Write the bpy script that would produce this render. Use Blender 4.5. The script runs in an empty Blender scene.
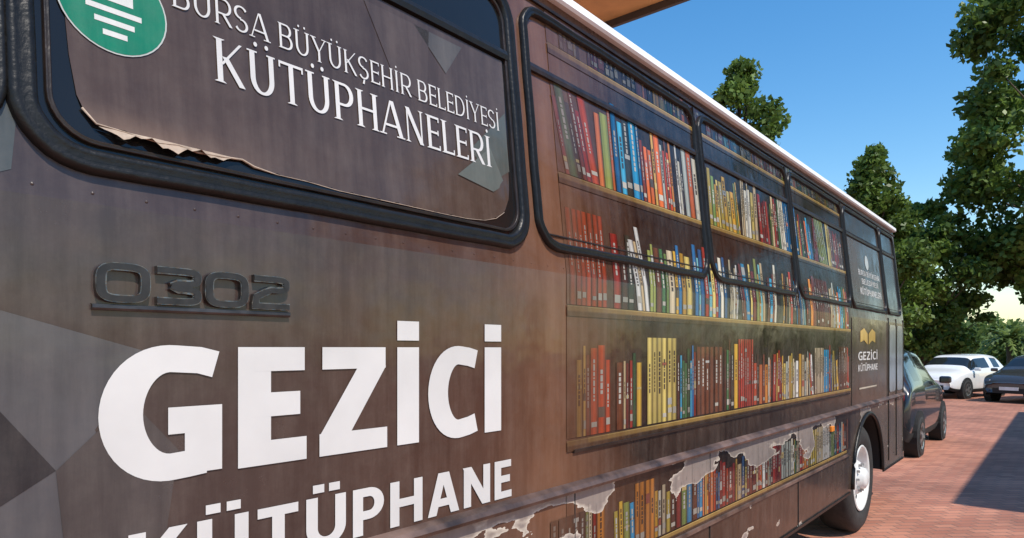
import bpy, math, random
import numpy as np
from mathutils import Vector, Matrix
random.seed(7)
scn=bpy.context.scene
pi=math.pi
# ------------------------------------------------ helpers
def new_mat(name):
    m=bpy.data.materials.new(name); m.use_nodes=True
    nt=m.node_tree; b=nt.nodes['Principled BSDF']
    return m,nt,b
def N(nt,t,**kw):
    n=nt.nodes.new(t)
    for k,v in kw.items(): setattr(n,k,v)
    return n
def simple(name,col,rough=.5,metal=0,var=.15,scale=6,bump=0,bscale=40,spec=.5,coat=0):
    m,nt,b=new_mat(name)
    tc=N(nt,'ShaderNodeTexCoord'); no=N(nt,'ShaderNodeTexNoise')
    no.inputs['Scale'].default_value=scale; no.inputs['Detail'].default_value=6
    nt.links.new(tc.outputs['Object'],no.inputs['Vector'])
    r=N(nt,'ShaderNodeValToRGB')
    r.color_ramp.elements[0].position=.3; r.color_ramp.elements[1].position=.7
    r.color_ramp.elements[0].color=[c*(1-var) for c in col]+[1]
    r.color_ramp.elements[1].color=[min(1,c*(1+var)) for c in col]+[1]
    nt.links.new(no.outputs['Fac'],r.inputs['Fac']); nt.links.new(r.outputs['Color'],b.inputs['Base Color'])
    b.inputs['Roughness'].default_value=rough; b.inputs['Metallic'].default_value=metal
    b.inputs['Specular IOR Level'].default_value=spec
    b.inputs['Coat Weight'].default_value=coat
    if bump:
        n2=N(nt,'ShaderNodeTexNoise'); n2.inputs['Scale'].default_value=bscale; n2.inputs['Detail'].default_value=5
        nt.links.new(tc.outputs['Object'],n2.inputs['Vector'])
        bp=N(nt,'ShaderNodeBump'); bp.inputs['Strength'].default_value=bump; bp.inputs['Distance'].default_value=.02
        nt.links.new(n2.outputs['Fac'],bp.inputs['Height']); nt.links.new(bp.outputs['Normal'],b.inputs['Normal'])
    return m
def mesh_obj(name,verts,faces,mat=None,parent=None,smooth=False,mats=None,midx=None):
    me=bpy.data.meshes.new(name); me.from_pydata([tuple(v) for v in verts],[],faces); me.update()
    ob=bpy.data.objects.new(name,me); scn.collection.objects.link(ob)
    if mats:
        for m in mats: me.materials.append(m)
        if midx is not None: me.polygons.foreach_set('material_index',midx)
    elif mat: me.materials.append(mat)
    if smooth: me.polygons.foreach_set('use_smooth',[True]*len(me.polygons))
    if parent: setp(ob,parent)
    return ob
def empty(name,loc,rotz=0):
    e=bpy.data.objects.new(name,None); scn.collection.objects.link(e)
    e.location=loc; e.rotation_euler=(0,0,rotz); e.empty_display_size=.3
    return e
def setp(ob,e,keep=True):
    ob.parent=e
    if keep:
        ob.matrix_parent_inverse=(Matrix.Translation(e.location)@Matrix.Rotation(e.rotation_euler[2],4,'Z')).inverted()
def boxv(x0,x1,y0,y1,z0,z1):
    v=[(x0,y0,z0),(x1,y0,z0),(x1,y1,z0),(x0,y1,z0),(x0,y0,z1),(x1,y0,z1),(x1,y1,z1),(x0,y1,z1)]
    f=[(0,3,2,1),(4,5,6,7),(0,1,5,4),(1,2,6,5),(2,3,7,6),(3,0,4,7)]
    return v,f
def box(name,b,mat,parent=None,bev=0):
    v,f=boxv(*b); o=mesh_obj(name,v,f,mat,parent)
    if bev:
        m=o.modifiers.new('b','BEVEL'); m.width=bev; m.segments=2
    return o
class MB:
    def __init__(s): s.v=[];s.f=[];s.c=[]
    def quad(s,pts,col=None):
        i=len(s.v); s.v+=pts; s.f.append(tuple(range(i,i+len(pts))))
        if col is not None: s.c+= [col]*len(pts) if not isinstance(col,list) else col
    def obj(s,name,mat,parent=None,smooth=False):
        o=mesh_obj(name,s.v,s.f,mat,parent,smooth)
        if s.c:
            a=o.data.color_attributes.new('Col','FLOAT_COLOR','POINT')
            a.data.foreach_set('color',np.array([[*c[:3],1] for c in s.c],dtype=np.float32).ravel())
        return o
def tube_pts(path,rad,n=8,closed=False):
    V=[];F=[];m=len(path)
    for i,p in enumerate(path):
        p=Vector(p)
        a=Vector(path[(i-1)%m] if (closed or i>0) else path[i]); b=Vector(path[(i+1)%m] if (closed or i<m-1) else path[i])
        t=(b-a).normalized()
        up=Vector((0,0,1)) if abs(t.z)<.95 else Vector((1,0,0))
        u=t.cross(up).normalized(); w=u.cross(t).normalized()
        r=rad[i] if isinstance(rad,(list,tuple)) else rad
        for k in range(n):
            an=2*pi*k/n; V.append(p+u*(math.cos(an)*r)+w*(math.sin(an)*r))
    for i in range(m if closed else m-1):
        j=(i+1)%m
        for k in range(n):
            F.append((i*n+k,i*n+(k+1)%n,j*n+(k+1)%n,j*n+k))
    if not closed:
        F.append(tuple(range(n-1,-1,-1))); F.append(tuple((m-1)*n+k for k in range(n)))
    return V,F
# ------------------------------------------------ bus surface
BY=1.4; ZK=1.98
def lean(z): return .105*max(0,z-ZK)
def P(s,z,off=0): return (s,BY+lean(z)-off,z)
bus=empty('library_bus',(3.2,2.65,0))
# --- print material (vinyl wrap) with peel mask
def peel_nodes(nt,colsock,b,tc):
    L=nt.links
    sx=N(nt,'ShaderNodeSeparateXYZ'); L.new(tc.outputs['Object'],sx.inputs[0])
    mp=N(nt,'ShaderNodeMapping'); mp.inputs['Scale'].default_value=(1.3,1,3.2)
    L.new(tc.outputs['Object'],mp.inputs['Vector'])
    no=N(nt,'ShaderNodeTexNoise'); no.inputs['Scale'].default_value=1.7; no.inputs['Detail'].default_value=6; no.inputs['Roughness'].default_value=.46
    L.new(mp.outputs[0],no.inputs['Vector'])
    zr=N(nt,'ShaderNodeValToRGB'); e=zr.color_ramp.elements
    e[0].position=0; e[0].color=(.5,)*3+(1,)
    e[1].position=1; e[1].color=(0,0,0,1)
    for p,c in ((.24,.5),(.30,.32),(.43,.32),(.50,.52),(.56,.76),(.597,.94),(.602,0)):
        k=e.new(p); k.color=(c,c,c,1)
    mz=N(nt,'ShaderNodeMath',operation='DIVIDE'); mz.inputs[1].default_value=2.0
    L.new(sx.outputs['Z'],mz.inputs[0]); L.new(mz.outputs[0],zr.inputs['Fac'])
    xr=N(nt,'ShaderNodeMapRange'); xr.inputs[1].default_value=1.6; xr.inputs[2].default_value=5.5; xr.inputs[3].default_value=.425; xr.inputs[4].default_value=.325
    L.new(sx.outputs['X'],xr.inputs[0])
    ad=N(nt,'ShaderNodeMath',operation='ADD'); L.new(no.outputs['Fac'],ad.inputs[0])
    ms=N(nt,'ShaderNodeMath',operation='MULTIPLY'); L.new(xr.outputs[0],ms.inputs[1])
    L.new(zr.outputs['Color'],ms.inputs[0]); L.new(ms.outputs[0],ad.inputs[1])
    pr=N(nt,'ShaderNodeValToRGB'); pr.color_ramp.interpolation='CONSTANT'; q=pr.color_ramp.elements
    TH=.80
    q[0].position=0; q[0].color=(0,0,0,1); q[1].position=TH; q[1].color=(1,1,1,1)
    L.new(ad.outputs[0],pr.inputs['Fac'])
    er=N(nt,'ShaderNodeValToRGB'); q=er.color_ramp.elements
    q[0].position=TH; q[0].color=(.62,.56,.47,1); q[1].position=TH+.030; q[1].color=(.25,.21,.185,1)
    k=q.new(TH+.012); k.color=(.42,.36,.30,1)
    L.new(ad.outputs[0],er.inputs['Fac'])
    mx=N(nt,'ShaderNodeMix',data_type='RGBA'); L.new(pr.outputs['Color'],mx.inputs[0])
    L.new(colsock,mx.inputs[6]); L.new(er.outputs['Color'],mx.inputs[7])
    mp2=N(nt,'ShaderNodeMapping'); mp2.inputs['Scale'].default_value=(9,1,.8); L.new(tc.outputs['Object'],mp2.inputs['Vector'])
    n2=N(nt,'ShaderNodeTexNoise'); n2.inputs['Scale'].default_value=2.2; n2.inputs['Detail'].default_value=8; n2.inputs['Roughness'].default_value=.65
    L.new(mp2.outputs[0],n2.inputs['Vector'])
    n3=N(nt,'ShaderNodeTexNoise'); n3.inputs['Scale'].default_value=1.1; n3.inputs['Detail'].default_value=9; n3.inputs['Roughness'].default_value=.7
    L.new(tc.outputs['Object'],n3.inputs['Vector'])
    r2=N(nt,'ShaderNodeMapRange'); r2.inputs[1].default_value=.3;r2.inputs[2].default_value=.7;r2.inputs[3].default_value=.84;r2.inputs[4].default_value=1.12
    L.new(n2.outputs['Fac'],r2.inputs[0])
    r3=N(nt,'ShaderNodeMapRange'); r3.inputs[1].default_value=.3;r3.inputs[2].default_value=.7;r3.inputs[3].default_value=.74;r3.inputs[4].default_value=1.22
    L.new(n3.outputs['Fac'],r3.inputs[0])
    mm=N(nt,'ShaderNodeMath',operation='MULTIPLY'); L.new(r2.outputs[0],mm.inputs[0]); L.new(r3.outputs[0],mm.inputs[1])
    vm=N(nt,'ShaderNodeVectorMath',operation='SCALE'); L.new(mx.outputs[2],vm.inputs[0]); L.new(mm.outputs[0],vm.inputs['Scale'])
    # dust film and fine scuffs
    n5=N(nt,'ShaderNodeTexNoise'); n5.inputs['Scale'].default_value=14; n5.inputs['Detail'].default_value=10; n5.inputs['Roughness'].default_value=.75
    L.new(tc.outputs['Object'],n5.inputs['Vector'])
    dm=N(nt,'ShaderNodeMath',operation='MULTIPLY'); L.new(n5.outputs['Fac'],dm.inputs[0]); L.new(n2.outputs['Fac'],dm.inputs[1])
    dr=N(nt,'ShaderNodeMapRange'); dr.inputs[1].default_value=.18; dr.inputs[2].default_value=.48; dr.inputs[3].default_value=0; dr.inputs[4].default_value=.22
    L.new(dm.outputs[0],dr.inputs[0])
    md=N(nt,'ShaderNodeMix',data_type='RGBA'); L.new(dr.outputs[0],md.inputs[0]); L.new(vm.outputs[0],md.inputs[6]); md.inputs[7].default_value=(.20,.165,.14,1)
    L.new(md.outputs[2],b.inputs['Base Color'])
    rr=N(nt,'ShaderNodeMapRange'); rr.inputs[1].default_value=.35;rr.inputs[2].default_value=.7;rr.inputs[3].default_value=.10;rr.inputs[4].default_value=.36
    L.new(n3.outputs['Fac'],rr.inputs[0]); L.new(rr.outputs[0],b.inputs['Roughness'])
    b.inputs['Specular IOR Level'].default_value=.42
    n4=N(nt,'ShaderNodeTexNoise'); n4.inputs['Scale'].default_value=3.2; n4.inputs['Detail'].default_value=3
    L.new(tc.outputs['Object'],n4.inputs['Vector'])
    b0=N(nt,'ShaderNodeBump'); b0.inputs['Strength'].default_value=.35; b0.inputs['Distance'].default_value=.02
    L.new(n4.outputs['Fac'],b0.inputs['Height'])
    b1=N(nt,'ShaderNodeBump'); b1.inputs['Strength'].default_value=.5; b1.inputs['Distance'].default_value=.004; b1.invert=True
    L.new(pr.outputs['Color'],b1.inputs['Height']); L.new(b0.outputs['Normal'],b1.inputs['Normal'])
    L.new(b1.outputs['Normal'],b.inputs['Normal'])
def wrap_body():
    m,nt,b=new_mat('wrap_brown'); L=nt.links
    tc=N(nt,'ShaderNodeTexCoord'); sx=N(nt,'ShaderNodeSeparateXYZ'); L.new(tc.outputs['Object'],sx.inputs[0])
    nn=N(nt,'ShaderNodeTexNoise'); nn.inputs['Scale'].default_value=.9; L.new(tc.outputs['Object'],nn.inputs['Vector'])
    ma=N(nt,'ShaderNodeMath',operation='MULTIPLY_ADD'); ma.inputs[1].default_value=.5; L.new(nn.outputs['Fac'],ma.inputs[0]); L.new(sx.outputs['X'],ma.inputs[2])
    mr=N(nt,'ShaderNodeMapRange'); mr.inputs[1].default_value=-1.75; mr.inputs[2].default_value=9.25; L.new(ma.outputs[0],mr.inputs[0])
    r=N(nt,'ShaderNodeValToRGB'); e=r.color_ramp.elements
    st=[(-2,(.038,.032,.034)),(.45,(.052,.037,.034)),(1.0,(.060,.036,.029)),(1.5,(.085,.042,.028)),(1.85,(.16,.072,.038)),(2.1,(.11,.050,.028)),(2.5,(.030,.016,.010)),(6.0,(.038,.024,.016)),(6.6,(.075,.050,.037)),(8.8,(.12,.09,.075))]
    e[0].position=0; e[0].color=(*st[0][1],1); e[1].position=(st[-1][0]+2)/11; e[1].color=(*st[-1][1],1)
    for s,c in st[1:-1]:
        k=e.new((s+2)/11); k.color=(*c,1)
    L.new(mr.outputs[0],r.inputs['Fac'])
    peel_nodes(nt,r.outputs['Color'],b,tc); return m
def wrap_col():
    m,nt,b=new_mat('wrap_print'); tc=N(nt,'ShaderNodeTexCoord')
    a=N(nt,'ShaderNodeAttribute'); a.attribute_name='Col'
    peel_nodes(nt,a.outputs['Color'],b,tc); return m
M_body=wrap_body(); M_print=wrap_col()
M_white=simple('vinyl_white',(.60,.585,.56),.32,var=.09,scale=4)
M_rubber=simple('rubber_black',(.009,.0085,.008),.36,var=.3,scale=20,bump=.12,bscale=60,spec=.28)
M_frame=simple('frame_dark',(.020,.013,.010),.35,var=.5,scale=14,bump=.1,spec=.35)
M_glass=simple('glass_dark',(.010,.010,.010),.08,var=.1,spec=.4)
M_gutter=simple('gutter_white',(.82,.82,.80),.4,var=.06)
M_roof=simple('roof_paint',(.6,.6,.58),.45)
M_dark=simple('underbody_dark',(.012,.012,.012),.8)
M_tyre=simple('tyre_rubber',(.022,.021,.02),.75,var=.3,scale=15,bump=.2)
M_rim=simple('rim_paint',(.62,.62,.6),.4,var=.15,scale=9)
M_hub=simple('hub_metal',(.4,.4,.4),.35,metal=.8)
M_badge=simple('badge_metal',(.022,.020,.019),.38,metal=.1,var=.45,scale=40)
M_badge2=simple('badge_edge',(.17,.155,.14),.30,metal=.9,var=.6,scale=60,bump=.15,bscale=120)
M_badge3=simple('badge_bar',(.06,.052,.048),.35,metal=.6,var=.4,scale=30)
M_torn=simple('torn_edge',(.36,.27,.20),.6,var=.35,scale=30)
M_rail=simple('rail_worn',(.10,.062,.048),.4,var=.75,scale=7,bump=.3,bscale=12)

# shell
def plan():
    pts=[]; s0,s1,y0,y1,r=-2.3,8.84,BY,BY+2.5,.28
    def add(s,y,nx,ny): pts.append((s,y,nx,ny))
    n=int((s1-r-(s0+r))/.045)
    for i in range(n+1): add(s0+r+(s1-s0-2*r)*i/n,y0,0,-1)
    for i in range(1,8):
        a=-pi/2+pi/2*i/8; add(s1-r+r*math.cos(a),y0+r+r*math.sin(a),math.cos(a),math.sin(a))
    for i in range(5): add(s1,y0+r+(2.5-2*r)*i/4,1,0)
    for i in range(1,8):
        a=pi/2*i/8; add(s1-r+r*math.cos(a),y1-r+r*math.sin(a),math.cos(a),math.sin(a))
    for i in range(n+1): add(s1-r-(s1-s0-2*r)*i/n,y1,0,1)
    for i in range(1,8):
        a=pi/2+pi/2*i/8; add(s0+r+r*math.cos(a),y1-r+r*math.sin(a),math.cos(a),math.sin(a))
    for i in range(5): add(s0,y1-r-(2.5-2*r)*i/4,-1,0)
    for i in range(1,8):
        a=pi+pi/2*i/8; add(s0+r+r*math.cos(a),y0+r+r*math.sin(a),math.cos(a),math.sin(a))
    return pts
AR=[(6.80,.60),(1.1,.60)]; ACZ=.50
def zbot(s):
    for c,r in AR:
        if abs(s-c)<r: return max(.47,ACZ+math.sqrt(r*r-(s-c)**2))
    return .47
pl=plan(); V=[];F=[]
lv=['b0','b1','b2','b3',1.3,1.5,1.75,ZK,2.3,2.7,3.05]
rf=[(3.09,.02),(3.15,.10),(3.2,.3),(3.23,.7),(3.24,1.1)]
for (s,y,nx,ny) in pl:
    col=[]; zb=zbot(s) if abs(ny)>.99 else .47
    for l in lv:
        if isinstance(l,str): z=zb+(1.3-zb)*int(l[1])/4
        else: z=l
        k=lean(z); col.append((s-nx*k,y-ny*k,z))
    for z,ins in rf:
        k=lean(3.05)+ins; col.append((s-nx*k,y-ny*k,z))
    V+=col
nr=len(lv)+len(rf); n=len(pl); mi=[]
for i in range(n):
    j=(i+1)%n
    for k in range(nr-1):
        F.append((i*nr+k,j*nr+k,j*nr+k+1,i*nr+k+1)); mi.append(0 if k<len(lv)-1 else 1)
F.append(tuple(i*nr+nr-1 for i in range(n))); mi.append(1)
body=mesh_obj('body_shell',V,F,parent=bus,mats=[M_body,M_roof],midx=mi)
box('underbody',(-2.0,8.5,BY+.45,BY+2.05,.5,1.0),M_dark,bus)
for c,r in AR:
    path=[(c+(r+.004)*math.cos(a),BY-.006,ACZ+(r+.004)*math.sin(a)) for a in np.linspace(0,pi,33)]
    v,f=tube_pts(path,.02,8); mesh_obj('arch_lip',v,f,M_rubber,bus,True)
    mb=MB(); aa=np.linspace(0,pi,25)
    for a,b2 in zip(aa[:-1],aa[1:]):
        mb.quad([(c+r*math.cos(a),BY+.01,ACZ+r*math.sin(a)),(c+r*math.cos(b2),BY+.01,ACZ+r*math.sin(b2)),(c+r*math.cos(b2),BY+.46,ACZ+r*math.sin(b2)),(c+r*math.cos(a),BY+.46,ACZ+r*math.sin(a))])
    mb.obj('wheel_well',M_dark,bus)
def lathe(prof,cx,cy,cz,nseg=48,flip=1):
    V=[];F=[];m=len(prof)
    for i in range(nseg):
        a=2*pi*i/nseg
        for (r,y) in prof: V.append((cx+r*math.cos(a),cy+flip*y,cz+r*math.sin(a)))
    for i in range(nseg):
        j=(i+1)%nseg
        for k in range(m-1): F.append((i*m+k,j*m+k,j*m+k+1,i*m+k+1))
    return V,F
def wheel(cx,cy,R,wd,parent,flip=1):
    k=R/.5
    prof=[(.30*k,.02*k),(.33*k,-.0*k),(.38*k,-.012*k),(.45*k,-.004*k),(.485*k,.02*k),(.5*k,.05*k),(.5*k,wd-.05*k),(.48*k,wd),(.3*k,wd)]
    v,f=lathe(prof,cx,cy,R,48,flip); mesh_obj('tyre',v,f,M_tyre,parent,True)
    prof=[(.305*k,.004*k),(.295*k,-.006*k),(.28*k,.01*k),(.265*k,.05*k),(.24*k,.085*k),(.17*k,.06*k),(.145*k,.02*k),(.1*k,.015*k),(.095*k,-.03*k),(.06*k,-.05*k),(.0,-.052*k)]
    v,f=lathe(prof,cx,cy,R,48,flip); mesh_obj('rim',v,f,M_rim,parent,True)
    mb=MB()
    for i in range(10):
        a=2*pi*i/10; x=cx+.125*k*math.cos(a); z=R+.125*k*math.sin(a)
        v,f=tube_pts([(x,cy+flip*.03*k,z),(x,cy-flip*.008*k,z)],.013*k,6); o=len(mb.v); mb.v+=v; mb.f+=[tuple(q+o for q in t) for t in f]
    mb.obj('wheel_nuts',M_hub,parent)
    mb=MB()
    for i in range(8):
        a=2*pi*(i+.5)/8; x=cx+.21*k*math.cos(a); z=R+.21*k*math.sin(a)
        mb.quad([(x+.026*k*math.cos(t),cy+flip*.064*k,z+.026*k*math.sin(t)) for t in np.linspace(0,2*pi,12,endpoint=False)])
    mb.obj('rim_holes',M_dark,parent)
for c,r in AR:
    wheel(c,BY+.05,.5,.28,bus); wheel(c,BY+2.45,.5,.28,bus,-1)

def strip(name,s0,s1,prof,mat,step=.1):
    V=[];F=[];m=len(prof); n=max(1,int((s1-s0)/step))
    for i in range(n+1):
        s=s0+(s1-s0)*i/n
        for o,z in prof: V.append(P(s,z,o))
    for i in range(n):
        for k in range(m): F.append((i*m+k,(i+1)*m+k,(i+1)*m+(k+1)%m,i*m+(k+1)%m))
    F.append(tuple(range(m))); F.append(tuple(n*m+k for k in range(m-1,-1,-1)))
    return mesh_obj(name,V,F,mat,bus)
strip('roof_gutter',-2.0,8.6,[(-.02,3.033),(.024,3.033),(.034,3.043),(.034,3.072),(.026,3.082),(-.02,3.082)],M_gutter)
strip('drip_rail',-2.0,8.6,[(0,2.985),(.010,2.985),(.012,2.995),(0,3.0)],M_frame)
strip('rub_rail',-2.0,8.5,[(0,1.175),(.028,1.178),(.034,1.19),(.022,1.202),(0,1.212)],M_rail)
strip('shelf_moulding',2.02,6.1,[(0,1.318),(.009,1.32),(.010,1.330),(0,1.333)],M_frame)
strip('skirt_rail',2.0,6.1,[(0,.80),(.014,.803),(.014,.82),(0,.824)],M_rail)
strip('skirt_edge',-2.0,.46,[(0,.47),(.01,.47),(.01,.49),(0,.49)],M_rubber)
strip('skirt_edge',1.74,6.14,[(0,.47),(.01,.47),(.01,.49),(0,.49)],M_rubber)
strip('skirt_edge',7.46,8.5,[(0,.47),(.01,.47),(.01,.49),(0,.49)],M_rubber)

# ------------------------------------------------ print facets
mb=MB()
def facet(pts,col,off): mb.quad([P(s,z,off) for s,z in pts],col)
facet([(-.9,1.83),(.3035,1.774),(.545,1.70),(.448,1.555),(.52,1.335),(.56,1.22),(-.9,1.22)],(.080,.077,.081),.0010)
facet([(-.3,1.74),(.3035,1.60),(.385,1.487),(.26,1.41),(-.3,1.36)],(.024,.023,.026),.0016)
facet([(.385,1.487),(.509,1.607),(.60,1.50),(.56,1.22),(.41,1.22)],(.060,.050,.048),.0022)
facet([(-.9,2.05),(.18,1.97),(.3035,1.774),(.1,1.70),(-.9,1.83)],(.045,.041,.043),.0016)
facet([(-.9,2.03),(.25,1.985),(.32,2.02),(.33,2.117),(.30,2.5),(.28,2.95),(-.9,2.95)],(.065,.073,.069),.0010)
facet([(-.2,2.4),(.29,2.22),(.30,2.6),(-.2,2.7)],(.11,.125,.115),.0016)
mb.obj('print_facets',M_print,bus)

# ------------------------------------------------ books
rnd=random.Random(23)
def lin(r,g,b): return tuple(((c/255)/12.92 if c/255<.04045 else ((c/255+.055)/1.055)**2.4) for c in (r,g,b))
pal={'warm':[lin(215,105,40),lin(190,68,30),lin(220,138,48),lin(150,40,28),lin(200,155,75),lin(212,115,60),lin(125,50,30)],
 'red':[lin(160,42,30),lin(180,58,42),lin(130,32,30),lin(110,38,28)],
 'cool':[lin(25,145,190),lin(65,170,205),lin(25,105,155),lin(120,190,195),lin(30,78,120)],
 'pale':[lin(225,218,195),lin(208,190,155),lin(228,225,215),lin(195,170,128),lin(175,180,168)],
 'dark':[lin(75,42,30),lin(55,58,46),lin(50,42,42),lin(105,58,35),lin(100,35,26)],
 'yell':[lin(222,175,60),lin(200,150,45),lin(170,148,60),lin(225,200,110)],
 'green':[lin(58,108,62),lin(110,135,65),lin(45,85,50),lin(150,158,80)]}
bm_=MB()
def bq(s0,s1,z0,z1,off,c,lean_=0):
    zs=[z0]+([ZK] if z0<ZK<z1 else [])+[z1]
    for a,b in zip(zs[:-1],zs[1:]):
        la=lean_*(a-z0); lb=lean_*(b-z0)
        bm_.quad([P(s0+la,a,off),P(s1+la,a,off),P(s1+lb,b,off),P(s0+lb,b,off)],c)
def sc(c,k): return tuple(x*k for x in c)
def mixc(a,b,t): return tuple(x*(1-t)+y*t for x,y in zip(a,b))
def book(s,w,z0,h,c,ln,dim,fd):
    bg=(.10,.048,.026)
    def fx(c): return mixc(bg,sc(c,dim),fd)
    o=.0030+rnd.random()*.0006
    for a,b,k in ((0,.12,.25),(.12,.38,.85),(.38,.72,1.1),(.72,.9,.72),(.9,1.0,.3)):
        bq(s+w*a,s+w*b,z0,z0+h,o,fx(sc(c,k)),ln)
    lum=sum(c)/3
    ic=(.75,.72,.62) if lum<.3 else (.08,.06,.05)
    t=rnd.random()
    if t<.5:
        zz=z0+h*.05+rnd.random()*.02; hh=rnd.uniform(.014,.032); bq(s+w*.14+ln*h*.06,s+w*.88+ln*h*.06,zz,zz+hh,o+.0008,fx(sc((.62,.58,.48),rnd.uniform(.55,1))),ln)
    if t<.85:
        z=z0+h*(.32+.15*rnd.random()); ze=z0+h*(.66+.22*rnd.random()); tw=rnd.uniform(.08,.16)
        while z<ze:
            l=.006+rnd.random()*.02; d=ln*(z-z0)
            bq(s+w*(.5-tw)+d,s+w*(.5+tw)+d,z,z+l,o+.0008,fx(sc(ic,.72)),ln); z+=l+.005
    if rnd.random()<.35:
        c2=rnd.choice([(.6,.45,.18),(.1,.08,.06),(.5,.5,.45),(.4,.1,.06)])
        zz=z0+h*rnd.uniform(.15,.9); d=ln*(zz-z0); bq(s+w*.1+d,s+w*.9+d,zz,min(z0+h,zz+rnd.uniform(.006,.05)),o+.0006,fx(c2),ln)
def row(z0,hmax,s0,s1,seq,dim0):
    s=s0; gi=0
    while s<s1:
        g=seq[gi] if gi<len(seq) else rnd.choice(['warm','pale','dark','yell','cool','warm','green','pale','red','dark']); gi+=1
        nb=rnd.randint(3,7); same=rnd.random()<.25; c0=rnd.choice(pal[g]); w0=rnd.uniform(.03,.055); h0=hmax*rnd.uniform(.78,1)
        hb=hmax*rnd.uniform(.8,1)
        ln=0
        if rnd.random()<.28: ln=rnd.uniform(-.2,.12); s+=.03
        for i in range(nb):
            w=w0*rnd.uniform(.92,1.05) if same else rnd.choice([rnd.uniform(.016,.03),rnd.uniform(.03,.065)])
            h=h0 if same else hb*rnd.uniform(.72,1)
            c=sc(c0,rnd.uniform(.85,1.1)) if same else rnd.choice(pal[g] if rnd.random()<.62 else rnd.choice(list(pal.values())))
            if s+w>s1: return
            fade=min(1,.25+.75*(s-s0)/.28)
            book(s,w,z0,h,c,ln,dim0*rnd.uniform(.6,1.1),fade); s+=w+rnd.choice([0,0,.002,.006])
        if rnd.random()<.15: s+=rnd.uniform(.02,.05)
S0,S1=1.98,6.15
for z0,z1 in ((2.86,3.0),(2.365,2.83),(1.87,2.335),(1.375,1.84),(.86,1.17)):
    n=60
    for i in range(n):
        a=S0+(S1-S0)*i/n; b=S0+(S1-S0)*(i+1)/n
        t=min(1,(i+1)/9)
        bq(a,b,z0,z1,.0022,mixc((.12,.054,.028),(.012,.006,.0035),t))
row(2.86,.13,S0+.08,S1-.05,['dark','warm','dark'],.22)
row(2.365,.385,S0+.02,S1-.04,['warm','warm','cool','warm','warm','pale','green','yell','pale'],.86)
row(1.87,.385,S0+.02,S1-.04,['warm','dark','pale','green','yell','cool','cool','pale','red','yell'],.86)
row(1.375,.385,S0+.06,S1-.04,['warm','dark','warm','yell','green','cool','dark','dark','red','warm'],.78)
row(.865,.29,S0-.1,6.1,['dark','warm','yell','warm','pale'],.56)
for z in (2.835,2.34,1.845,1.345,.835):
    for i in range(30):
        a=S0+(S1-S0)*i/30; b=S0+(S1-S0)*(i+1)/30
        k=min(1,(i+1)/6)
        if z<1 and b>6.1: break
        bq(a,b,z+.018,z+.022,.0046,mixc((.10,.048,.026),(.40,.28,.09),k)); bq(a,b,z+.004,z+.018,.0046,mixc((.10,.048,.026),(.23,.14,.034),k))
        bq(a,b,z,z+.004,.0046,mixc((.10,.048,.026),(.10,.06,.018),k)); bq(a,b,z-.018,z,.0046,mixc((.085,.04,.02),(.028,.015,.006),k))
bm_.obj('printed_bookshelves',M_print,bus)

# ------------------------------------------------ windows
def rrect(s0,s1,z0,z1,r,n=6):
    pts=[]
    for cx,cz,a0 in ((s1-r,z0+r,-pi/2),(s1-r,z1-r,0),(s0+r,z1-r,pi/2),(s0+r,z0+r,pi)):
        for i in range(n+1):
            a=a0+pi/2*i/n; pts.append((cx+r*math.cos(a),cz+r*math.sin(a)))
    return pts
def ring(name,s0,s1,z0,z1,r,wd,ht,mat,wav=0):
    prof=[(-.5,.0),(-.42,.75),(-.18,1),(0,.55),(.18,1),(.42,.75),(.5,.0)]
    c=rrect(s0,s1,z0,z1,r,8)
    d=[]
    for i in range(len(c)):
        a=c[i]; b=c[(i+1)%len(c)]; L=math.hypot(b[0]-a[0],b[1]-a[1]); k=max(1,int(L/.08))
        for t in range(k): d.append((a[0]+(b[0]-a[0])*t/k,a[1]+(b[1]-a[1])*t/k))
    V=[];F=[];m=len(prof);n=len(d)
    for i in range(n):
        a=d[(i-1)%n]; b=d[(i+1)%n]; tx,tz=b[0]-a[0],b[1]-a[1]; L=math.hypot(tx,tz); nx,nz=tz/L,-tx/L
        j=wav*(math.sin(i*1.7)+math.sin(i*.6+1))
        for q,h in prof:
            V.append(P(d[i][0]+nx*(q*wd+j),d[i][1]+nz*(q*wd+j),h*ht+(.0005)))
    for i in range(n):
        for k in range(m-1): F.append((i*m+k,i*m+k+1,((i+1)%n)*m+k+1,((i+1)%n)*m+k))
    return mesh_obj(name,V,F,mat,bus,True)
mb=MB(); mb.quad([P(s,z,.002) for s,z in rrect(.345,1.735,2.065,2.93,.09)]); mb.obj('window_glass',M_glass,bus)
ring('window_rubber',.338,1.75,2.06,2.94,.105,.05,.02,M_rubber,wav=.0006)
ring('window_inner_trim',.378,1.716,2.096,2.90,.08,.012,.012,M_frame)
for i in (1,2,3,4,5):
    a=.33+1.472*i+.03; b=.33+1.472*(i+1)-.025
    if i==5: b=8.42
    ring('window_rubber',a,b,2.075,2.945,.10,.036,.020,M_rubber,wav=.0014)
    strip('window_slider_bar',a+.01,b-.01,[(0,2.705),(.012,2.706),(.014,2.72),(.012,2.734),(0,2.735)],M_frame)
    strip('window_sill_bead',a+.06,b-.06,[(0,2.112),(.006,2.113),(.006,2.118),(0,2.119)],M_frame)
    if i<5:
        strip('pillar_trim',b+.004,b+.016,[(.003,2.05),(.012,2.05),(.012,2.97),(.003,2.97)],M_frame,step=1)
ring('window_rubber',.33-1.44,.33-.03,2.075,2.945,.10,.04,.016,M_rubber)
strip('window_slider_bar',.38,1.72,[(0,2.69),(.014,2.692),(.018,2.708),(.014,2.724),(0,2.725)],M_rubber)
mb=MB()
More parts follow.
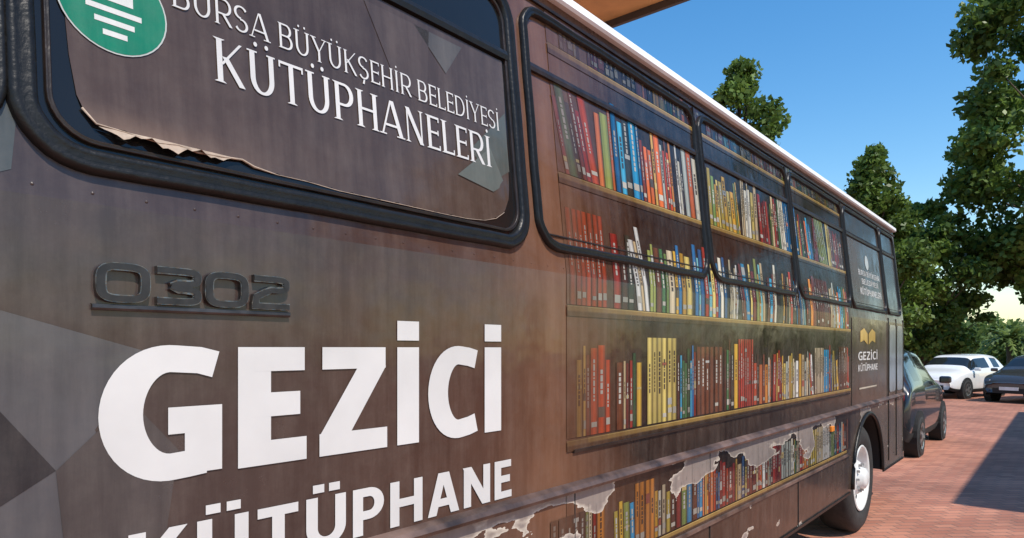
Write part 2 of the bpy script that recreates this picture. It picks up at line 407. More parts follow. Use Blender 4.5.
for s0,s1,c in ((6.26,7.6,(.065,.048,.038)),(7.75,8.38,(.05,.055,.06))):
    mb.quad([P(s,z,.003) for s,z in rrect(s0,s1,2.10,2.69,.07)],c)
    mb.quad([P(s,z,.003) for s,z in rrect(s0,s1,2.745,2.92,.03)],(.03,.028,.028))
mb.obj('window_film',M_print,bus)
bot=[(.405,2.66),(.402,2.45),(.41,2.32),(.415,2.21),(.43,2.16),(.452,2.134),(.50,2.130),(.56,2.122),(.60,2.128),(.64,2.122),(.70,2.126),(.742,2.130),(.77,2.120),(.83,2.114),(.908,2.114),(1.0,2.108),(1.1,2.107),(1.226,2.106),(1.36,2.106),(1.47,2.108),(1.55,2.115),(1.606,2.13),(1.645,2.155),(1.67,2.20),(1.685,2.26),(1.695,2.40),(1.70,2.66)]
def filmoff(s,z):
    k=max(0,1-abs(s-.56)/.24)
    return .004+.016*k*max(0,1-(z-2.1)/.12)**1.4+.004*max(0,math.sin((s-.3)*9.0))*max(0,1-(z-2.1)/.08)+.0015*math.sin(s*11+z*9)*max(0,1-(z-2.1)/.2)+.006*max(0,1-abs(s-1.66)/.06)*max(0,1-abs(z-2.2)/.1)
def botz(s):
    best=None
    for a,b in zip(bot[:-1],bot[1:]):
        lo,hi=min(a[0],b[0]),max(a[0],b[0])
        if lo<=s<=hi and hi>lo:
            z=a[1]+(b[1]-a[1])*(s-a[0])/(b[0]-a[0]); best=z if best is None else min(best,z)
    return best if best is not None else 2.2
cols=130; rws=18; sa,sb=.403,1.699; V=[];F=[]
for i in range(cols+1):
    s=sa+(sb-sa)*i/cols; zb=botz(s)+.002*math.sin(i*2.1)+.0015*math.sin(i*.9)
    for k in range(rws+1):
        t=(k/rws)**1.6; z=zb+(2.685-zb)*t; V.append(P(s,z,filmoff(s,z)))
for i in range(cols):
    for k in range(rws): a=i*(rws+1)+k; F.append((a,a+rws+1,a+rws+2,a+1))
o=mesh_obj('window_film',V,F,M_print,bus,True)
a=o.data.color_attributes.new('Col','FLOAT_COLOR','POINT')
cc=[]
for v in V:
    t=(v[0]-.4)/1.3; g=.64+.12*max(0,1-(v[2]-2.1)/.3); fd=max(0,1-abs(v[0]-.55)/.3)*max(0,1-(v[2]-2.1)/.08)
    c=((.095+.004*t)*g,(.058+.010*t)*g,(.040+.014*t)*g); c=mixc(c,(.28,.18,.12),fd*.6)
    cc.append((*c,1))
a.data.foreach_set('color',np.array(cc,dtype=np.float32).ravel())
path=[];rad=[]
for q,(s,z) in enumerate(bot[4:-4]):
    path.append(P(s,z-.001,filmoff(s,z)+.001)); rad.append((.001+.002*rnd.random()) if s<.8 else .001)
v,f=tube_pts(path,rad,6); mesh_obj('film_torn_edge',v,f,M_torn,bus,True)
mb=MB()
def fac(pts,c,off=.0055): mb.quad([P(s,z,off) for s,z in pts],c)
fac([(1.30,2.66),(1.42,2.55),(1.50,2.66)],(.085,.076,.066))
fac([(1.50,2.33),(1.69,2.50),(1.69,2.30),(1.62,2.26)],(.075,.088,.08))
fac([(1.44,2.24),(1.60,2.36),(1.66,2.25),(1.60,2.215)],(.11,.13,.12),.0062)
fac([(1.12,2.66),(1.22,2.45),(1.33,2.43),(1.36,2.66)],(.075,.052,.041),.0055)
mb.obj('film_facets',M_print,bus)
V=[];F=[]
for i in range(30):
    s=.455+.29*i/29; h=.014+.008*math.sin(i*.6)+.004*math.sin(i*1.9); e_=min(1,i/5,(29-i)/9)
    for k in range(7):
        t=k/6; V.append(P(s,2.129-h*e_*math.sin(t*1.7),filmoff(s,2.13)+.001+.012*e_*(1-math.cos(t*2.4))*.5))
for i in range(29):
    for k in range(6): a=i*7+k; F.append((a,a+7,a+8,a+1))
mesh_obj('film_curl',V,F,M_torn,bus,True)

# ------------------------------------------------ lettering
def stroke(pts,tv,th):
    out=[];n=len(pts)
    closed=n>3 and math.hypot(pts[0][0]-pts[-1][0],pts[0][1]-pts[-1][1])<1e-6
    for i in range(n):
        a=pts[max(0,i-1)]; b=pts[min(n-1,i+1)]
        if closed and i in (0,n-1): a=pts[n-2]; b=pts[1]
        dx,dy=b[0]-a[0],b[1]-a[1]; L=math.hypot(dx,dy) or 1; nx,ny=-dy/L,dx/L
        h=.5*math.sqrt((nx*tv)**2+(ny*th)**2)
        out.append(((pts[i][0]+nx*h,pts[i][1]+ny*h),(pts[i][0]-nx*h,pts[i][1]-ny*h)))
    return [[(out[i][0]),(out[i][1]),(out[i+1][1]),(out[i+1][0])] for i in range(n-1)]
def arc(cx,cy,rx,ry,a0,a1,n=18):
    return [(cx+rx*math.cos(math.radians(a0+(a1-a0)*i/n)),cy+ry*math.sin(math.radians(a0+(a1-a0)*i/n))) for i in range(n+1)]
def sarc(cx,cy,rx,ry,a0,a1,n=24,e=.55):
    r=[]
    for i in range(n+1):
        t=math.radians(a0+(a1-a0)*i/n); c,s=math.cos(t),math.sin(t)
        r.append((cx+rx*math.copysign(abs(c)**e,c),cy+ry*math.copysign(abs(s)**e,s)))
    return r
WID={'G':.88,'E':.62,'Z':.76,'İ':.28,'I':.28,'C':.74,'K':.82,'U':.84,'Ü':.84,'T':.76,'P':.74,'H':.86,'A':.92,'N':.88,'B':.76,'R':.80,'S':.66,'Ş':.66,'Y':.84,'L':.6,'D':.86,'O':.95,' ':.38,'0':1.3,'2':1.25,'3':1.25}
def glyph(ch,tv,th,serif=False):
    W=WID[ch]; a=tv/2; b=th/2; parts=[]
    thin=tv*.45 if serif else tv
    def V_(x,y0=0,y1=1,t=None,sf=(1,1)):
        t=t or tv; parts.append([[(x-t/2,y0),(x+t/2,y0),(x+t/2,y1),(x-t/2,y1)]])
        if serif:
            q=tv*.62
            if sf[0]: parts.append([[(x-t/2-q,y0),(x+t/2+q,y0),(x+t/2+q*.2,y0+.035),(x-t/2-q*.2,y0+.035)]])
            if sf[1]: parts.append([[(x-t/2-q,y1),(x-t/2-q*.2,y1-.035),(x+t/2+q*.2,y1-.035),(x+t/2+q,y1)]])
    def H_(y,x0,x1,t=None):
        t=t or th; parts.append([[(x0,y-t/2),(x1,y-t/2),(x1,y+t/2),(x0,y+t/2)]])
    def D_(x0,y0,x1,y1,w): parts.append([[(x0-w/2,y0),(x0+w/2,y0),(x1+w/2,y1),(x1-w/2,y1)]])
    def S_(pts): parts.append(stroke(pts,tv,th))
    def tick(x,y0,y1): 
        if serif: parts.append([[(x-.03,y0),(x+.02,y0),(x+.02,y1),(x-.03,y1)]])
    base={'İ':'I','Ü':'U','Ş':'S'}.get(ch,ch)
    x=a+(.06 if serif else 0)
    if base=='I': V_(W/2)
    elif base=='E': V_(x); H_(b,x,W); H_(.51,x,W*.9); H_(1-b,x,W*.97); tick(W,0,.15); tick(W*.97,.85,1); tick(W*.9,.44,.6)
    elif base=='L': V_(x); H_(b,x,W); tick(W,0,.16)
    elif base=='Z': H_(1-b,.03,W-.02); H_(b,0,W); D_(a*1.15,th*.9,W-a*1.25,1-th*.9,tv*1.15)
    elif base=='C':
        rx=W*.60-a
        S_([(W-.015,1-b-.035),(W*.82,1-b-.005)]+arc(W*.60,.5,rx,.5-b+.015,82,278,26)+[(W*.82,b+.005),(W-.015,b+.035)])
    elif base=='G':
        rx=W*.54-a
        S_([(W-.05,1-b-.035),(W*.80,1-b-.0)]+arc(W*.56,.5,rx,.5-b+.015,84,276,26)+[(W*.72,b-.006),(W-a*.9,b+.005)])
        V_(W-a,.02,.54,sf=(0,0)); H_(.54-b,W*.54,W)
    elif base=='K': V_(x); D_(x+a*.8,.42,W-a*1.05,1,thin*1.15); D_(W-a*1.0,0,x+a*2.1,.60,tv*1.15)
    elif base=='U':
        S_([(x,1),(x,.7)]+arc(W/2,.38,W/2-x,.38-b,180,360,20)+[(W-x,.7),(W-x,1)])
        if serif: H_(.985,x-.15,x+.15,.035); H_(.985,W-x-.13,W-x+.13,.035)
    elif base=='T': H_(1-b,0,W); V_(W/2,0,1-th,sf=(1,0)); tick(.02,.84,1); tick(W,.84,1)
    elif base in 'PR':
        V_(x); yb=.42; ry=(1-b-yb)/2; xc=max(x+.02,W-ry-a)
        S_([(x,1-b),(xc-.01,1-b)]+arc(xc,1-b-ry,W-a-xc,ry,90,-90,16)+[(xc-.01,yb),(x,yb)])
        if base=='R': D_(W-a*.8,0,W*.5,yb,tv*1.15)
    elif base=='B':
        V_(x)
        for y1,y0,xx in ((1-b,.52,W-.05),(.52,b,W)):
            ry=(y1-y0)/2; xc=xx-ry-a; S_([(x,y1),(xc-.01,y1)]+arc(xc,y1-ry,ry,ry,90,-90,14)+[(xc-.01,y0),(x,y0)])
    elif base=='D':
        V_(x); S_([(x,1-b),(W*.42,1-b)]+arc(W*.42,.5,W*.58-a,.5-b,88,-88,20)+[(W*.42,b),(x,b)])
    elif base=='H': V_(x); V_(W-x); H_(.51,x,W-x)
    elif base=='A':
        D_(thin*.5,0,W/2-a*.35,1,thin*1.05); D_(W-a,0,W/2+a*.25,1,tv*1.1); H_(.29,W*.2,W*.8)
        if serif: H_(.018,-.08,.2,.035); H_(.018,W-.28,W+.08,.035)
    elif base=='N':
        V_(x if not serif else x-.02,t=thin,sf=(1,0)); V_(W-x,t=thin,sf=(0,1)); D_(W-x-a*.1,0,x-a*.1,1,tv*1.2)
    elif base=='S':
        S_(arc(W/2,.745,W/2-a,.255-b,25,265,16)+arc(W/2,.255,W/2-a,.255-b,95,-155,16))
    elif base=='Y':
        V_(W/2,0,.45,sf=(1,0)); D_(W/2,.42,W-thin*.5,1,thin*1.1); D_(W/2,.42,a,1,tv*1.1)
        if serif: H_(.985,-.06,.26,.035); H_(.985,W-.24,W+.06,.035)
    elif base in '0O': S_(sarc(W/2,.5,W/2-a,.5-b,0,360,48))
    elif base=='2': S_([(a*.6,1-b),(W*.35,1-b)]+sarc(W/2,.745,W/2-a,.255-b,90,-90,20)+[(W*.35,.51-b*0),(a*1.2,.36),(a*1.0,b)]); H_(b,0,W)
    elif base=='3':
        S_([(a*.5,1-b),(W*.35,1-b)]+sarc(W/2,.745,W/2-a,.255-b,90,-90,20)+[(W*.35,.49)])
        S_([(W*.35,.51)]+sarc(W/2,.255,W/2-a,.255-b,90,-90,20)+[(W*.35,b),(a*.5,b)])
    r=max(.055,tv*.42) if serif else tv*.5
    def dot(cx,cy):
        if serif: parts.append([[(cx+r*.9*math.cos(t),cy+r*.9*math.sin(t)) for t in np.linspace(0,2*pi,10,endpoint=False)]])
        else: parts.append([[(cx-r,cy-r*.7),(cx+r,cy-r*.7),(cx+r,cy+r*.7),(cx-r,cy+r*.7)]])
    if ch=='İ': dot(W/2,1.17)
    if ch=='Ü': dot(W*.30,1.17); dot(W*.70,1.17)
    if ch=='Ş': parts.append([[(W*.45,-.02),(W*.6,-.02),(W*.52,-.22),(W*.33,-.22)]])
    return parts,W
def text(name,st,s0,s1,z0,cap,tv,th,mat,off,serif=False,gap=.14,depth=0):
    adv=0; lay=[]
    for ch in st:
        if ch==' ': adv+=WID[' ']; continue
        p,W=glyph(ch,tv,th,serif); lay.append((adv,p)); adv+=W+gap
    adv-=gap; k=(s1-s0)/adv; mb=MB()
    for ax,parts in lay:
        for ip,pt in enumerate(parts):
            o=off+ip*.00006
            for q in pt:
                pts=[P(s0+(ax+x)*k,z0+y*cap,o) for x,y in q]
                mb.quad(pts)
                if depth:
                    n=len(q); bk=[P(s0+(ax+x)*k,z0+y*cap,o-depth) for x,y in q]
                    for i in range(n): mb.quad([pts[i],pts[(i+1)%n],bk[(i+1)%n],bk[i]])
    return mb.obj(name,mat,bus)
text('lettering_gezici','GEZİCİ',.448,1.612,1.443,.268,.285,.205,M_white,.003,gap=.13)
text('lettering_kutuphane','KÜTÜPHANE',.505,1.665,1.222,.122,.235,.185,M_white,.003,gap=.16)
text('lettering_municipality','BURSA BÜYÜKŞEHİR BELEDİYESİ',.605,1.655,2.430,.062,.12,.06,M_white,.0068,True,gap=.13)
text('lettering_libraries','KÜTÜPHANELERİ',.692,1.60,2.296,.1,.15,.065,M_white,.0068,True,gap=.12)
text('lettering_small','GEZİCİ',6.42,7.2,1.60,.075,.2,.16,M_white,.003)
text('lettering_small','KÜTÜPHANE',6.42,7.2,1.50,.06,.2,.16,M_white,.003)
text('lettering_small','BURSA BÜYÜKŞEHİR',6.62,7.5,2.38,.05,.18,.12,M_white,.005)
text('lettering_small','BELEDİYESİ',6.72,7.4,2.30,.05,.18,.12,M_white,.005)
text('lettering_small','KÜTÜPHANELERİ',6.62,7.5,2.20,.06,.2,.14,M_white,.005)
mb=MB(); G=(.008,.17,.09)
def disc(s,z,r,off,c,n=40): mb.quad([P(s+r*math.cos(t),z+r*math.sin(t),off) for t in np.linspace(0,2*pi,n,endpoint=False)],c)
disc(.493,2.385,.100,.0062,(.45,.47,.43)); disc(.493,2.385,.097,.0066,G)
for w,z in ((.05,2.366),(.036,2.342),(.022,2.318)):
    mb.quad([P(.493-w,z,.0072),P(.493+w,z,.0072),P(.493+w,z+.011,.0072),P(.493-w,z+.011,.0072)],(.62,.62,.58))
mb.quad([P(.493-.035,2.39,.0072),P(.493+.035,2.39,.0072),P(.493+.035,2.44,.0072),P(.493-.035,2.44,.0072)],(.62,.62,.58))
for sg in (-1,1):
    c=6.8
    mb.quad([P(c+sg*x,z,.0035) for x,z in ((.02,1.74),(.16,1.78),(.30,1.76),(.30,1.86),(.16,1.89),(.02,1.84))],(.55,.36,.10))
mb.quad([P(6.46,1.34,.0035),P(7.16,1.34,.0035),P(7.16,1.355,.0035),P(6.46,1.355,.0035)],(.5,.45,.35))
disc(7.0,2.52,.07,.0055,(.55,.55,.5),20)
mb.obj('stand_in_marks',M_print,bus)

# ------------------------------------------------ number badge
text('number_badge','0302',.445,.848,1.796,.077,.25,.2,M_badge2,.013,gap=.09,depth=.013)
text('badge_face','0302',.4462,.8468,1.7978,.0735,.205,.155,M_badge,.0142,gap=.135,depth=.001)
strip('badge_bar',.441,.852,[(0,1.781),(.008,1.781),(.010,1.785),(.009,1.792),(0,1.793)],M_badge3)

def vseam(s,z0,z1): strip('panel_seam',s,s+.004,[(0,z0),(.0042,z0),(.0042,z1),(0,z1)],M_dark,step=1)
for s in (2.03,3.25,4.72): vseam(s,.49,1.17)
for s in (6.19,7.66): vseam(s,1.215,1.97)
mb=MB()
for i in range(95):
    s=-.6+i*.095
    c=P(s,2.0,.001)
    ring_=[(c[0]+.003*math.cos(t),c[1],c[2]+.003*math.sin(t)) for t in np.linspace(0,2*pi,8,endpoint=False)]
    for k in range(8): mb.quad([ring_[k],ring_[(k+1)%8],(c[0],c[1]-.0015,c[2])])
mb.obj('rivets',M_body,bus)
for s in (7.72,8.12,8.52):
    strip('door_seal',s,s+.02,[(0,.55),(.008,.55),(.008,2.02),(0,2.02)],M_rubber,step=1)
mb=MB()
for s0,s1 in ((7.77,8.09),(8.17,8.49)):
    mb.quad([P(s,z,.004) for s,z in rrect(s0,s1,1.25,1.95,.05)])
mb.obj('door_glass',simple('door_glass_m',(.25,.27,.28),.12),bus)
box('marker_lamp',(5.5,5.58,BY-.02,BY+.01,1.06,1.10),simple('amber_lens',(.7,.22,.02),.25),bus,.004)
box('windscreen',(8.78,8.83,BY+.3,BY+2.2,1.55,2.75),M_glass,bus,.01)
box('front_bumper',(8.83,8.93,BY+.2,BY+2.3,.45,.7),M_hub,bus,.02)
for y in (BY+.45,BY+2.05):
    v,f=lathe([(.0,-.02),(.1,-.01),(.11,.03)],0,0,0,24); v=[(8.85-b+.0,y+a,.95+c) for a,b,c in v]; mesh_obj('headlamp',v,f,M_rim,bus,True)

# ------------------------------------------------ trees
def leafmat(name,dark,light):
    m,nt,b=new_mat(name); L=nt.links
    a=N(nt,'ShaderNodeAttribute'); a.attribute_name='Col'
    mx=N(nt,'ShaderNodeMix',data_type='RGBA'); mx.inputs[6].default_value=(*dark,1); mx.inputs[7].default_value=(*light,1)
    L.new(a.outputs['Fac'],mx.inputs[0]); L.new(mx.outputs[2],b.inputs['Base Color'])
    b.inputs['Roughness'].default_value=.45; b.inputs['Specular IOR Level'].default_value=.35
    tr=N(nt,'ShaderNodeBsdfTranslucent'); L.new(mx.outputs[2],tr.inputs['Color'])
    ms=N(nt,'ShaderNodeMixShader'); ms.inputs[0].default_value=.4
    out=nt.nodes['Material Output']; L.new(b.outputs[0],ms.inputs[1]); L.new(tr.outputs[0],ms.inputs[2]); L.new(ms.outputs[0],out.inputs['Surface'])
    return m
M_leaf=leafmat('leaf_green',(.035,.07,.012),(.20,.30,.06))
M_leaf2=leafmat('leaf_far',(.07,.12,.03),(.22,.30,.08))
M_bark=simple('bark',(.11,.08,.055),.85,var=.4,scale=12,bump=.6,bscale=18)
def leaves(centers,radii,per,size,rng,name,mat,parent,flat=.75):
    vs=[];col=[]
    for c,r,n in zip(centers,radii,per):
        d=rng.normal(size=(n,3)); d/=np.linalg.norm(d,axis=1)[:,None]
        rr=r*rng.random(n)**.6
        p=c+d*rr[:,None]*np.array([1,1,flat])
        ax=rng.normal(size=(n,3)); ax/=np.linalg.norm(ax,axis=1)[:,None]
        up=rng.normal(size=(n,3)); cr=np.cross(ax,up); cr/=np.linalg.norm(cr,axis=1)[:,None]
        s=size*(.6+.8*rng.random(n))[:,None]
        q=np.stack([p-ax*s*.5,p+cr*s*.32,p+ax*s*.5,p-cr*s*.32],1)
        vs.append(q.reshape(-1,3)); b=rng.random()*.4; col.append(np.repeat(np.clip(b+rng.random(n)*.6,0,1),4))
    v=np.concatenate(vs); c=np.concatenate(col); n=len(v)//4
    me=bpy.data.meshes.new(name); me.vertices.add(len(v)); me.vertices.foreach_set('co',v.astype(np.float32).ravel())
    me.loops.add(4*n); me.loops.foreach_set('vertex_index',np.arange(4*n,dtype=np.int32))
    me.polygons.add(n); me.polygons.foreach_set('loop_start',np.arange(0,4*n,4,dtype=np.int32)); me.polygons.foreach_set('loop_total',np.full(n,4,dtype=np.int32))
    me.update(); me.validate()
    a=me.color_attributes.new('Col','FLOAT_COLOR','POINT'); a.data.foreach_set('color',np.stack([c,c,c,np.ones_like(c)],1).astype(np.float32).ravel())
    me.materials.append(mat); o=bpy.data.objects.new(name,me); scn.collection.objects.link(o)
    if parent: setp(o,parent)
    return o
def tree(name,x,y,h,cr,z0,ncl,nl,size,seed,shape='round',mat=None,tr=.22,clr=.9,extra=()):
    rng=np.random.default_rng(seed); e=empty(name,(x,y,0))
    cs=[];rs=[]
    for i in range(ncl):
        t=rng.random(); z=z0+(h-z0)*t
        if shape=='cone': R=cr*(1-t)**.7*(.55+.45*min(1,t*5))
        else: R=cr*math.sqrt(max(.05,1-(2*t-.95)**2))
        an=rng.random()*2*pi; q=R*(.3+.7*rng.random()**.6)
        cs.append(np.array([x+q*math.cos(an),y+q*math.sin(an),z])); rs.append(clr*(.45+.75*rng.random())*(1-.3*t))
    cs.append(np.array([x,y,h-.3])); rs.append(clr*.6)
    for ex in extra: cs.append(np.array(ex[:3])); rs.append(ex[3])
    per=[max(12,int(nl/ncl*(r/clr)**2)) for r in rs]
    leaves(cs,rs,per,size,rng,'foliage',mat or M_leaf,e)
    mb=MB()
    def addt(path,rad):
        v,f=tube_pts(path,rad,7); o=len(mb.v); mb.v+=v; mb.f+=[tuple(q+o for q in t) for t in f]
    tp=[(x+.12*math.sin(k*1.3+seed),y+.12*math.cos(k*1.7+seed),h*.92*k/7-.1) for k in range(8)]
    addt(tp,[tr*(1-.12*k) for k in range(8)])
    for c in cs[::2]:
        zz=max(z0*.7,c[2]-1.6-abs(rng.normal())*.5); k=min(6.9,max(0,zz/(h*.92)*7)); i=int(k); f_=k-i
        a=Vector(tp[i]).lerp(Vector(tp[min(7,i+1)]),f_); b=Vector(c)
        m=a.lerp(b,.5)+Vector((0,0,-.15))
        addt([a,m,b],[tr*.3,tr*.16,tr*.05])
    mb.obj('trunk_and_limbs',M_bark,e,True)
    return e
tree('plane_tree',40.0,.1,22.0,4.5,4.2,95,56000,.32,3,clr=1.35,tr=.34,extra=[(38.4,2.4,17.6,1.7),(38.0,2.9,16.6,1.4),(38.6,2.3,12.6,1.5),(38.0,2.9,11.2,1.6),(38.3,2.7,9.2,1.7),(38.6,2.4,6.8,1.8)])
tree('plane_tree',37.0,-8.5,15,4.6,4.5,60,26000,.32,14,clr=1.4,tr=.25)
tree('poplar_tree',34.0,6.7,10.8,2.9,2.2,75,36000,.24,5,'cone',clr=1.0)
tree('poplar_tree',38.5,5.4,8.8,2.9,1.2,75,36000,.26,6,'round',clr=1.1)
tree('ash_tree',24.7,9.4,12.3,2.7,5,60,25000,.22,8,'cone',clr=.85)
tree('ash_tree',25.8,12.5,12.1,1.8,5,34,11000,.22,9,'cone',clr=.75)
rng=np.random.default_rng(4); cs=[];rs=[];per=[]
for i in range(190):
    s=rng.uniform(66,84); y=rng.uniform(-26,34); z=rng.uniform(.5,3.6)
    cs.append(np.array([s,y,z])); rs.append(rng.uniform(1.2,2.4)); per.append(190)
leaves(cs,rs,per,.55,rng,'distant_trees',M_leaf2,None)
cs=[];rs=[];per=[]
for i in range(110):
    cs.append(np.array([57.5+rng.uniform(-.8,.8),-14+i*.22,.7+rng.uniform(-.2,1.3)])); rs.append(rng.uniform(.6,1.1)); per.append(170)
leaves(cs,rs,per,.26,rng,'hedge',M_leaf2,None)
def palm(x,y,h,seed):
    rng=random.Random(seed); e=empty('palm_tree',(x,y,0))
    v,f=tube_pts([(x,y,-.1),(x+.05,y,h*.5),(x,y+.05,h)],[.22,.17,.15],8); mesh_obj('trunk',v,f,M_bark,e,True)
    mb=MB()
    for i in range(46):
        az=rng.random()*2*pi; el=rng.uniform(-.6,1.2); L=rng.uniform(1.2,1.8)
        d=Vector((math.cos(az)*math.cos(el),math.sin(az)*math.cos(el),math.sin(el))); side=Vector((-math.sin(az),math.cos(az),0))
        prev=Vector((x,y,h)); col=rng.random()
        for k in range(5):
            nxt=prev+(d+Vector((0,0,-.16*k)))*L/5
            for sg in (-1,1):
                tip=nxt+side*sg*.42*(1-k/6)+Vector((0,0,-.12))
                mb.quad([tuple(prev),tuple(nxt),tuple(tip)],(col,)*3)
            prev=nxt
    mb.obj('fronds',M_leaf2,e)
palm(50.5,-1.2,2.6,1); palm(51.5,.9,3.1,2); palm(50.8,2.6,2.3,3); palm(52,-3.0,2.8,4)

# ------------------------------------------------ ground
def brickmat():
    m,nt,b=new_mat('brick_pavers'); L=nt.links
    tc=N(nt,'ShaderNodeTexCoord'); mp=N(nt,'ShaderNodeMapping'); mp.inputs['Rotation'].default_value=(0,0,math.radians(45)); L.new(tc.outputs['Object'],mp.inputs['Vector'])
    br=N(nt,'ShaderNodeTexBrick'); br.inputs['Scale'].default_value=1; br.inputs['Brick Width'].default_value=.2; br.inputs['Row Height'].default_value=.1
    br.inputs['Mortar Size'].default_value=.006; br.inputs['Color1'].default_value=(.50,.215,.135,1); br.inputs['Color2'].default_value=(.36,.14,.088,1); br.inputs['Mortar'].default_value=(.19,.12,.09,1)
    L.new(mp.outputs[0],br.inputs['Vector'])
    no=N(nt,'ShaderNodeTexNoise'); no.inputs['Scale'].default_value=.8; no.inputs['Detail'].default_value=8; L.new(tc.outputs['Object'],no.inputs['Vector'])
    mr=N(nt,'ShaderNodeMapRange'); mr.inputs[1].default_value=.3; mr.inputs[2].default_value=.7; mr.inputs[3].default_value=.66; mr.inputs[4].default_value=1.18; L.new(no.outputs['Fac'],mr.inputs[0])
    vm=N(nt,'ShaderNodeVectorMath',operation='SCALE'); L.new(br.outputs['Color'],vm.inputs[0]); L.new(mr.outputs[0],vm.inputs['Scale']); L.new(vm.outputs[0],b.inputs['Base Color'])
    bp=N(nt,'ShaderNodeBump'); bp.inputs['Strength'].default_value=.5; bp.inputs['Distance'].default_value=.006; bp.invert=True
    L.new(br.outputs['Fac'],bp.inputs['Height']); L.new(bp.outputs['Normal'],b.inputs['Normal']); b.inputs['Roughness'].default_value=.75
    return m
def sheet(name,x0,x1,y0,y1,z,mat): return mesh_obj(name,[(x0,y0,z),(x1,y0,z),(x1,y1,z),(x0,y1,z)],[(0,1,2,3)],mat)
sheet('ground',-600,1500,-900,900,-.004,simple('dry_ground',(.16,.13,.085),.9,var=.3,scale=.5))
sheet('paved_yard',-30,46,-30,30,0,brickmat())
sheet('road',46.2,56,-60,60,0,simple('asphalt',(.06,.06,.06),.85,var=.2,scale=4,bump=.2))
box('kerb',(46.0,46.2,-60,60,-.01,.13),simple('kerb_stone',(.35,.34,.32),.8),None,.01)
M_can=simple('canopy_bounce_orange',(.62,.27,.09),.6,var=.2,scale=3)  # orange bounce light from the brick is put into this base colour
M_steel=simple('canopy_steel',(.06,.045,.035),.5)
can=empty('canopy',(1,7,0))
box('roof_slab',(-6,6.75,3.0,10,5.6,5.85),M_can,can)
for s in np.arange(-5.6,6.7,1.9): box('beam',(s,s+.05,3.02,9.98,5.53,5.598),M_steel,can)
box('fascia',(6.753,6.80,2.95,10.05,5.52,5.9),M_steel,can)
for s in (-5,.5,6): box('post',(s,s+.15,9.2,9.35,0,5.5),M_steel,can)
can2=empty('added_shadow_canopy',(14.5,-6,0))  # unseen canopy, added and shaped to cast the straight-edged shadow on the yard
box('roof_slab',(7.9,21.5,-9,-3.3,6.0,6.2),M_can,can2)
for s in (8.3,14.5,21.0):
    for y in (-8.7,-3.7): box('post',(s,s+.15,y,y+.15,0,6.0),M_steel,can2)

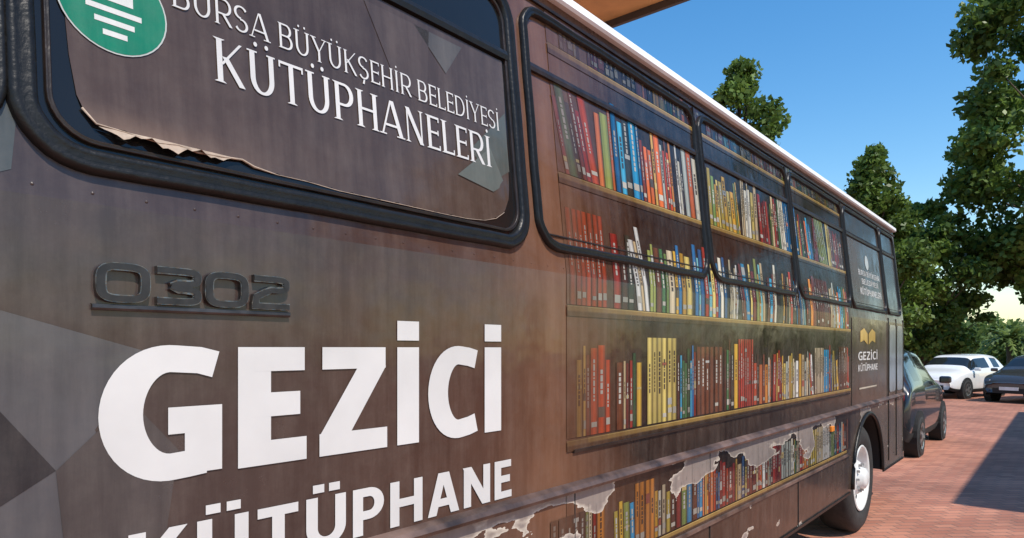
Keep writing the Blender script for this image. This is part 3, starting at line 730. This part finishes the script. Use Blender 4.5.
# ------------------------------------------------ cars
M_cg=simple('car_glass',(.015,.018,.02),.06,var=.1)
M_lamp=simple('lamp_clear',(.6,.6,.6),.1); M_red=simple('lamp_red',(.35,.01,.01),.2); M_plate=simple('plate_white',(.7,.7,.7),.4)
def car(name,x,y,rot,col,h=1.48,Lk=1.0,wk=1.0,metal=.2):
    e=empty(name,(x,y,0),rot); paint=simple(name+'_paint',col,.25,metal=metal,var=.04,coat=.8)
    st=[(-2.08,.42,.62,.66,.74,.60),(-2.06,.30,.80,.84,.84,.66),(-1.98,.24,.95,1.00,.85,.68),(-1.72,.22,.97,1.36,.86,.60),(-1.45,.2,.97,1.45,.86,.60),(-.75,.2,.96,1.49,.87,.61),(-.68,.2,.96,1.49,.87,.61),(.30,.2,.94,1.46,.87,.60),(.42,.2,.94,1.43,.87,.60),(1.02,.2,.93,1.06,.87,.68),(1.15,.2,.91,.98,.87,.70),(1.75,.22,.84,.88,.84,.66),(1.98,.26,.70,.74,.76,.60),(2.06,.32,.56,.60,.66,.52)]
    V=[];F=[];mi=[]; hk=h/1.52
    for (sx,zb,belt,top,hw,rw) in st:
        sx*=Lk; hw*=wk; rw*=wk
        half=[(hw*.90,zb),(hw*.985,zb+.1),(hw,zb+(belt-zb)*.5),(hw*.985,belt-.03),(hw*.955,belt),(rw,top-.02),(rw*.82,top+.02),(0,top+.035)]
        sec=[(sx,yy,zz*hk) for yy,zz in half]+[(sx,-yy,zz*hk) for yy,zz in half[-2::-1]]
        V+=sec
    m=15
    for i in range(len(st)-1):
        for k in range(m-1):
            F.append((i*m+k,(i+1)*m+k,(i+1)*m+k+1,i*m+k+1))
            g=0
            if k in (4,9) and i in (4,6,8,7): g=1
            if k in (5,6,7,8) and i in (8,): g=1
            if k in (5,6,7,8) and i==2: g=1
            if k in (0,13): g=2
            mi.append(g)
    F.append(tuple(range(m-1,-1,-1))); mi.append(0); F.append(tuple((len(st)-1)*m+k for k in range(m))); mi.append(0)
    o=mesh_obj('car_body',V,F,mats=[paint,M_cg,M_dark],midx=mi,smooth=True)
    setp(o,e,False); sb=o.modifiers.new('s','SUBSURF'); sb.levels=1; sb.render_levels=2
    def put(ob): setp(ob,e,False); return ob
    for wx in (-1.3*Lk,1.32*Lk):
        for sgn in (-1,1):
            hw=.875*wk
            pts=[(wx+.39*math.cos(t),sgn*(hw+.004),.33+.39*math.sin(t)) for t in np.linspace(0,2*pi,24,endpoint=False)]
            pts2=[(p[0],sgn*(hw-.2),p[2]) for p in pts]
            put(mesh_obj('wheel_arch',pts+pts2,[tuple(range(24))]+[(q,(q+1)%24,(q+1)%24+24,q+24) for q in range(24)],M_dark))
            v,f=lathe([(.2,.01),(.26,0),(.30,.01),(.32,.04),(.32,.18)],wx,sgn*(hw+.02),.32,28,-sgn); put(mesh_obj('tyre',v,f,M_tyre,smooth=True))
            v,f=lathe([(0,-.005),(.05,-.0),(.19,.012),(.21,.0)],wx,sgn*(hw+.02),.32,28,-sgn); put(mesh_obj('rim',v,f,M_hub,smooth=True))
            mb=MB()
            for q in range(5):
                t=2*pi*(q+.5)/5
                mb.quad([(wx+rr*math.cos(t+da),sgn*(hw+.026),.32+rr*math.sin(t+da)) for rr,da in ((.08,-.3),(.17,-.3),(.17,.3),(.08,.3))])
            put(mb.obj('rim_gaps',M_dark))
    for sgn in (-1,1):
        v,f=boxv(1.84*Lk,1.99*Lk,sgn*.46*wk-.14,sgn*.46*wk+.14,.60*hk,.72*hk); o=put(mesh_obj('headlamp',v,f,M_lamp)); b=o.modifiers.new('b','BEVEL'); b.width=.03;b.segments=2
        v,f=boxv(-2.07*Lk,-1.97*Lk,sgn*.66*wk-.1,sgn*.66*wk+.1,.72*hk,.92*hk); o=put(mesh_obj('tail_lamp',v,f,M_red)); b=o.modifiers.new('b','BEVEL'); b.width=.03;b.segments=2
        v,f=boxv(.72,.86,sgn*.96*wk-.09,sgn*.96*wk+.09,.95*hk,1.06*hk); o=put(mesh_obj('wing_mirror',v,f,paint)); b=o.modifiers.new('b','BEVEL'); b.width=.03;b.segments=2
    for (b_,nm,mt) in (((1.99*Lk,2.075*Lk,-.45,.45,.30,.46),'grille',M_dark),((2.06*Lk,2.085*Lk,-.26,.26,.40,.50),'number_plate',M_plate),((-2.1*Lk,-2.07*Lk,-.26,.26,.52,.63),'number_plate',M_plate)):
        v,f=boxv(*b_); put(mesh_obj(nm,v,f,mt))
    return e
car('parked_car',13.4,2.62,0,(.02,.021,.024),h=1.72,Lk=.96)
car('parked_car',28.3,2.95,math.radians(163),(.80,.80,.78),h=1.5,metal=0)
car('parked_car',27.4,.62,math.radians(160),(.05,.052,.056),h=1.5)
car('parked_car',26.4,-2.1,math.radians(158),(.3,.31,.32),h=1.5)

# ------------------------------------------------ light
sv=Vector((-.10,-.55,.80)).normalized()
sd=bpy.data.lights.new('sun','SUN'); sd.energy=5.0; sd.angle=math.radians(.5); sd.color=(1,.93,.83)
so=bpy.data.objects.new('sun',sd); scn.collection.objects.link(so); so.rotation_euler=sv.to_track_quat('Z','Y').to_euler(); so.location=(0,-10,20)
w=bpy.data.worlds.new('World'); scn.world=w; w.use_nodes=True; nt=w.node_tree
sky=nt.nodes.new('ShaderNodeTexSky'); sky.sky_type='NISHITA'; sky.sun_disc=False
sky.sun_elevation=math.asin(sv.z); sky.sun_rotation=math.atan2(sv.x,sv.y); sky.air_density=1.3; sky.dust_density=.2; sky.ozone_density=2.5
hs=nt.nodes.new('ShaderNodeHueSaturation'); hs.inputs['Saturation'].default_value=1.36; hs.inputs['Value'].default_value=1.25
nt.links.new(sky.outputs[0],hs.inputs['Color'])
nt.links.new(hs.outputs[0],nt.nodes['Background'].inputs[0]); nt.nodes['Background'].inputs[1].default_value=.15
scn.view_settings.view_transform='Standard'; scn.view_settings.look='None'; scn.view_settings.exposure=0
# ------------------------------------------------ camera
cd=bpy.data.cameras.new('camera'); cam=bpy.data.objects.new('camera',cd); scn.collection.objects.link(cam)
cam.location=(0,0,1.709)
cam.rotation_euler=(pi/2,0,math.atan2(.6423,.7666)-pi/2)
cd.sensor_width=36; cd.lens=36*660/1024; cd.shift_y=79/1024; cd.clip_start=.05; cd.clip_end=3000
scn.camera=cam
